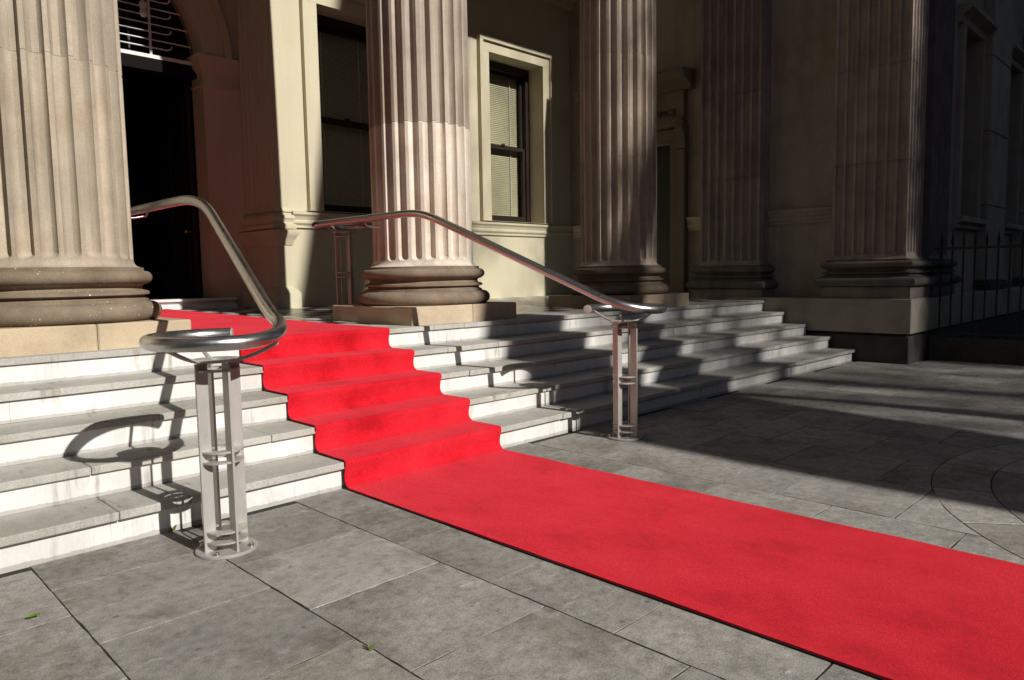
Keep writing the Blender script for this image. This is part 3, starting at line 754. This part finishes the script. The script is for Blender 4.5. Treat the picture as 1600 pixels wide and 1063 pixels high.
def carpet_mesh(x0, x1, nx, bottom, jitter):
    bm = bmesh.new(); top = []
    nrm = []
    for i in range(len(dense)):
        a, b_ = dense[max(0, i-1)], dense[min(len(dense)-1, i+1)]
        ty, tz = b_[0]-a[0], b_[1]-a[1]; l = hypot(ty, tz); nrm.append((-tz/l, ty/l))
    bot = []
    for (y, z), (ny, nz) in zip(dense, nrm):
        rt, rb = [], []
        for j in range(nx+1):
            x = x0+(x1-x0)*j/nx
            d = jitter*mnoise.noise(Vector((x*1.7, y*2.2, z*2.2)))+jitter*.5*mnoise.noise(Vector((x*6, y*6, z*6+5)))
            d += (.0045*max(0, mnoise.noise(Vector((x*1.1+3, y*2.6, 7))))+.002*mnoise.noise(Vector((x*2.5, y*5, 2)))) if z < .03 else 0
            ex = 0
            if j in (0, nx): ex = .004*mnoise.noise(Vector((9.1*j, y*3, z*3)))
            rt.append(bm.verts.new((x+ex, y+ny*d, z+nz*d)))
            if j in (0, nx): rb.append(bm.verts.new((x+ex, y+ny*-bottom, z-nz*bottom)))
        top.append(rt); bot.append(rb)
    for A, B in zip(top, top[1:]):
        for j in range(nx): bm.faces.new((A[j], A[j+1], B[j+1], B[j]))
    for i in range(len(top)-1):
        bm.faces.new((bot[i][0], top[i][0], top[i+1][0], bot[i+1][0]))
        bm.faces.new((top[i][-1], bot[i][1], bot[i+1][1], top[i+1][-1]))
    return to_mesh(bm, smooth=60)
car = thing('red_carpet', 'bright red carpet runner laid over the steps from the doorway across the grey paving', 'carpet', (CX, -1, 0))
link('pile', carpet_mesh(0, 1.211, 40, .008, .003), m_carpet, car)
# backing: thin dark layer that shows along the cut edges
def backing():
    bm = bmesh.new(); rows = []
    for i in range(len(dense)):
        a, b_ = dense[max(0, i-1)], dense[min(len(dense)-1, i+1)]
        ty, tz = b_[0]-a[0], b_[1]-a[1]; l = hypot(ty, tz); ny, nz = -tz/l, ty/l
        y, z = dense[i]
        w1 = .003*mnoise.noise(Vector((3.3, y*3, z*3)))
        rows.append([bm.verts.new((xx, y-ny*d, z-nz*d)) for xx, d in ((-.004+w1, .006), (1.214+w1, .006), (1.214+w1, .0115), (-.004+w1, .0115))])
    for A, B in zip(rows, rows[1:]):
        for q in range(4): bm.faces.new((A[q], A[(q+1) % 4], B[(q+1) % 4], B[q]))
    bm.faces.new(rows[0]); bm.faces.new(rows[-1][::-1])
    bmesh.ops.recalc_face_normals(bm, faces=bm.faces)
    return to_mesh(bm)
link('backing', backing(), m_back, car)

# ------------------------------------------------------------------ handrails
RR = .265; ZR = .93; TR = .0302; PX, PY = 2.08, -.40; UX, UY, ZU = 1.78, 2.76, 1.70
def rail_path():
    p = []
    for a in range(128, -121, -8): p.append((PX+RR*cos(radians(a)), PY+RR*sin(radians(a)), ZR))
    p = [q for q in p if q[1] > PY or q[0] > PX-.001]             # keep the level part of the curl
    low = [(PX+RR*cos(radians(a)), PY+RR*sin(radians(a)), z) for a, z in ((-98, ZR+.002), (-110, ZR+.006), (-122, ZR+.0125), (-134, ZR+.0225), (-146, ZR+.036), (-158, ZR+.052), (-169, ZR+.068))]
    low += [(1.813, -.395, 1.0165), (1.802, -.335, 1.042)]
    up_ = [(1.5265, .93, 1.603), (1.514, 1.03, 1.642), (1.511, 1.14, 1.673), (1.5105, 1.26, 1.692), (1.511, 1.4, ZU-.0005), (1.512, 1.55, ZU), (1.514, 2.1, ZU), (UX-RR, UY-.2, ZU), (UX-RR, UY-.05, ZU)]
    a, b_ = Vector((1.793, -.285, 1.064)), Vector((1.539, .86, 1.573))
    mid = [tuple(a.lerp(b_, k/8)) for k in range(9)]
    p = p+catmull([p[-1]]+low+mid+up_, 5)[1:]
    for a in range(180, -131, -8): p.append((UX+RR*cos(radians(a)), UY+RR*sin(radians(a)), ZU))
    return p
fin_me = box(.047, .1, -.0055, .0055, .012, .83, .0012)
rings = [annulus(.04, .105, .835, .845), annulus(.05, .092, .795, .803), annulus(.05, .09, .445, .453), annulus(.05, .09, .40, .408), annulus(.05, .09, .095, .103), annulus(.05, .09, .05, .058)]
plate_me = lathe([(.129, 0), (.129, .009), (.125, .0125), (.03, .0125)], 48)
bolt_me = lathe([(.011, 0), (.011, .006), (.009, .012), (.004, .0145)], 14)
def handrail(mirror):
    mx = (lambda x: 2*CX-x) if mirror else (lambda x: x)
    lab = 'curled stainless steel handrail left of the carpet, its lower post brightly lit' if mirror else 'curled stainless steel handrail right of the carpet, its lower post in shade'
    t = thing('handrail', lab, 'handrail', (mx(PX), PY, 0), 'handrails beside the carpet')
    path = [(mx(x), y, z) for x, y, z in rail_path()]
    rail = link('rail', tube(path, TR, 28), m_steel, t)
    for e, q in ((path[0], path[1]), (path[-1], path[-2])):
        d = (Vector(e)-Vector(q)).normalized()
        a = Vector(e)
        link('end_cap', tube([a-d*.0005, a+d*.001, a+d*.003, a+d*.004], [TR*1.01, TR*1.01, TR*.97, TR*.8], 24, 30), m_fin, rail)
    for (cx, cy, cz, zr) in ((mx(PX), PY, .0, ZR), (mx(UX), UY, floor_z(UY), ZU)):
        pl = link('base_plate', plate_me, m_fin, t, at=(cx, cy, cz+.002))
        for k in range(4):
            a = radians(45+90*k)
            link('bolt', bolt_me, m_steel, pl, at=(cx+.108*cos(a), cy+.108*sin(a), cz+.0145))
        for k in range(4):
            o = link('post_leg', fin_me, m_fin, t, at=(cx, cy, cz)); o.rotation_euler = (0, 0, radians(90*k+4))
        for k, me in enumerate(rings): link('collar' if k == 0 else 'spacer_ring', me, m_fin, t, at=(cx, cy, cz))
        for a in ((200, 330, 85) if mirror else (-20, 210, 95)):
            a = radians(a); c, s = cos(a), sin(a); h = cz+.84
            pts = [(cx+c*.075, cy+s*.075, h), (cx+c*.12, cy+s*.12, h+.006), (cx+c*.18, cy+s*.18, h+.028), (cx+c*.235, cy+s*.235, h+.056), (cx+c*.255, cy+s*.255, zr-TR*.9)]
            link('support_arm', tube(catmull(pts, 4), .009, 10), m_fin, t)
    yb = 1.98
    link('column_bracket', tube([(mx(1.512), yb, ZU-.028), (mx(1.53), yb, ZU-.06), (mx(1.6), yb, ZU-.075), (mx(COLX[1]-.465 if not mirror else 2*CX-COLX[0]-.465), yb, ZU-.08)], .008, 10), m_steel, t)
    return t
handrail(True); handrail(False)

# ------------------------------------------------------------------ iron fence
fx = 8.37
fn = thing('iron_fence', 'black spiked iron fence on a low dark wall at the right, before the shaded wing', 'fence', (fx, -2.5, 0))
link('base_wall', box(fx-.06, fx+.16, -4.6, -.65, -.02, .295, .015), m_basec, fn)
link('rail', boxes([(fx+.03, fx+.06, -4.5, -.645, 1.415, 1.445)]), m_iron, fn)
link('rail', boxes([(fx+.03, fx+.06, -4.5, -.645, .33, .36)]), m_iron, fn)
pk = tube([(0, 0, .296), (0, 0, 1.47), (0, 0, 1.50), (0, 0, 1.53), (0, 0, 1.645)], [.011, .011, .019, .016, .001], 8)
for k in range(30): link('picket', pk, m_iron, fn, at=(fx+.045, -.74-.124*k, 0))

# ------------------------------------------------------------------ small things on the paving
def leaf_mesh(l, wd):
    bm = bmesh.new(); rows = []
    for i in range(7):
        t = i/6; ww = wd*sin(pi*min(1, t*1.02))**.8*.5+.0006
        rows.append([bm.verts.new((l*(t-.5), s*ww, .006+.012*t+.006*abs(s))) for s in (-1, 0, 1)])
    for A, B in zip(rows, rows[1:]):
        for j in range(2): bm.faces.new((A[j], A[j+1], B[j+1], B[j]))
    bmesh.ops.solidify(bm, geom=bm.faces[:], thickness=.0006)
    return to_mesh(bm)
lf = link('fallen_leaf', leaf_mesh(.05, .027), m_fleaf, None, at=(-1.617, -.553, .0)); lf.rotation_euler = (0, 0, radians(-38))
tag(lf, 'small green leaf lying on the grey paving at the lower left', 'leaf')
def tuft(loc, n, label, h):
    bm = bmesh.new()
    for k in range(n):
        a = random.random()*2*pi; r = random.random()*.012; hh = h*random.uniform(.5, 1); x, y = r*cos(a), r*sin(a)
        dx, dy = .5*hh*cos(a), .5*hh*sin(a); px, py = -.003*sin(a), .003*cos(a)
        v = [bm.verts.new(q) for q in ((x-px, y-py, -.004), (x+px, y+py, -.004), (x+dx*.5+px, y+dy*.5+py, hh*.7), (x+dx, y+dy, hh))]
        bm.faces.new((v[0], v[1], v[2])); bm.faces.new((v[0], v[2], v[3]))
    o = link('weed_tuft', to_mesh(bm), m_weed, None, at=loc); tag(o, label, 'weed', 'weeds in the joints'); return o
tuft((-.93, .03, 0), 16, 'yellow-green weed at the foot of the bottom riser beside the left post shadow', .035)
tuft((-.915, -1.60, 0), 14, 'tiny green weed in the paving joint at the bottom of the picture', .022)

# ------------------------------------------------------------------ unseen trees and blocks around the viewer, some added to dim the light
def UV(u, v, Y): return Vector((u-SX*Y, Y, v-TAN*Y))
tr1 = thing('street_tree', 'big forked street tree behind the viewer that shades the right of the steps', 'tree', (3.4, -14, 0))
Y1 = -14.0
def limb(pts, name='branch'):
    return link(name, tube(catmull([UV(u, v, Y1) if abs(v) < 50 else v for u, v, r in pts], 5), [x for x in rint([r for *_, r in pts], 5)], 16), m_bark, tr1)
def rint(r, k):
    out = []
    for a, b_ in zip(r, r[1:]): out += [a+(b_-a)*i/k for i in range(k)]
    return out+[r[-1]]
limb([(2.5, -8.75, 1.0), (2.5, -5, .85), (2.52, -1.75, .77), (2.72, 0, .68), (2.9, 1.5, .53), (3.55, 4.4, .5), (4.0, 7.2, .46), (4.35, 10, .35), (4.5, 12, .2)], 'trunk')
limb([(2.8, -2.4, .55), (3.3, -1.0, .5), (3.85, .1, .42), (4.3, 1.0, .3), (5.0, 2.3, .22), (5.45, 3.6, .16), (5.75, 5, .16), (5.85, 8, .16), (6.1, 11, .1)])
limb([(3.5, 4.0, .35), (4.15, 5.4, .33), (4.6, 7.5, .28), (5.0, 10, .15)])
limb([(2.9, -4.6, .35), (3.9, -3.6, .2), (4.4, -2.4, .14), (4.47, -1.2, .13), (4.45, -.5, .11), (4.2, .3, .1)])
def foliage(n, gen, size, Y, parent, name='crown'):
    bm = bmesh.new()
    for _ in range(n):
        u, v, dy = gen(); p = UV(u, v, Y); p = p+Vector((0, dy, TAN*-dy*0-dy*TAN))
        d = Vector((random.gauss(0, 1), random.gauss(0, 1), random.gauss(0, 1))).normalized(); e = d.orthogonal().normalized()
        e.rotate(Matrix.Rotation(random.random()*6.28, 3, d)); f = d.cross(e); s = size*random.uniform(.6, 1.3)
        vv = [bm.verts.new(p+e*s*a+f*s*b_) for a, b_ in ((-1, 0), (-.2, .42), (1, 0), (-.2, -.42))]
        bm.faces.new(vv)
    return stuff(link(name, to_mesh(bm), m_leaf, parent))
def g1():
    while True:
        u, v = random.uniform(3.9, 8.5), random.uniform(8.3, 15)
        if v > 8.2 + .0*(u-3): return u, v, random.uniform(-2, 2)
foliage(5000, g1, .28, Y1, tr1)
Y2 = -38.0
tr2 = thing('street_tree', 'unseen thin-leaved tree added behind the viewer to thin the sunlight on the right', 'tree', (9, -38, 0))  # added tree, crown density shaped to give the dim light at right
link('trunk', tube([(9, -38, -.05), (8.8, -38, 6), (8.6, -38, 14), (8.5, -38, 20), (8.4, -38, 26), (8.3, -38, 31)], [.4, .34, .3, .24, .16, .05], 14), m_bark, tr2)
blobs = [(random.uniform(3.9, 8.6), random.uniform(-3.4, 8.5), random.uniform(.35, .9)) for _ in range(46)]
def g2():
    while True:
        if random.random() < .7: u, v = random.uniform(3.7, 9.0), random.uniform(-4, 8.8)
        else: b_ = random.choice(blobs); u, v = random.gauss(b_[0], b_[2]*.5), random.gauss(b_[1], b_[2]*.6)
        if u > 5.9 and v > 3.7 and random.random() < .86: continue
        if 4.4 < u <= 5.9 and v > 2 and random.random() < .35: continue
        return u, v, random.uniform(-2.5, 2.5)
foliage(9000, g2, .125, Y2, tr2)
ofc = thing('office_building', 'tall office block across the street that shades the right wing', 'building', (30, -45, 0))
link('wall', boxes([(12.45, 60, -60, -42, 0, 52)]), m_off, ofc)
for k in range(12): link('window_band', boxes([(12.9, 59.5, -41.995, -41.9, 2+k*4, 4.4+k*4)]), m_offg, ofc)
of4 = thing('office_building', 'unseen office block added right of the viewer to keep sky light off the wing', 'building', (38, -25, 0))  # added block, placed close to darken the wing front
link('wall', boxes([(17, 60, -38, -13, 0, 44)]), m_off, of4)
of2 = thing('office_building', 'unseen lower office block added across the street to block low sky light', 'building', (-20, -50, 0))  # added to cut low sky fill, kept below the path of the sun
link('wall', boxes([(-60, 11.2, -60, -44, 0, 21)]), m_off, of2)
for k in range(5): link('window_band', boxes([(-59.5, 10.8, -43.995, -43.9, 2+k*4, 4.4+k*4)]), m_offg, of2)
of3 = thing('office_building', 'unseen tall office tower added on the left to block sky light', 'building', (-50, 0, 0))  # added tower, deepens the shade by hiding sky on the left
link('wall', boxes([(-70, -24, -30, 20, 0, 48)]), m_off, of3)
lw = thing('wing_building', 'left side wing of the porch building, out of the picture on the left', 'building', (-9, 3, 0))
link('wall', boxes([(-16, -6.8, -.3, 5, 0, 10.4)]), m_wing, lw)
print('slabs', nslab, 'tiles', nt_, 'objects', len(bpy.data.objects))
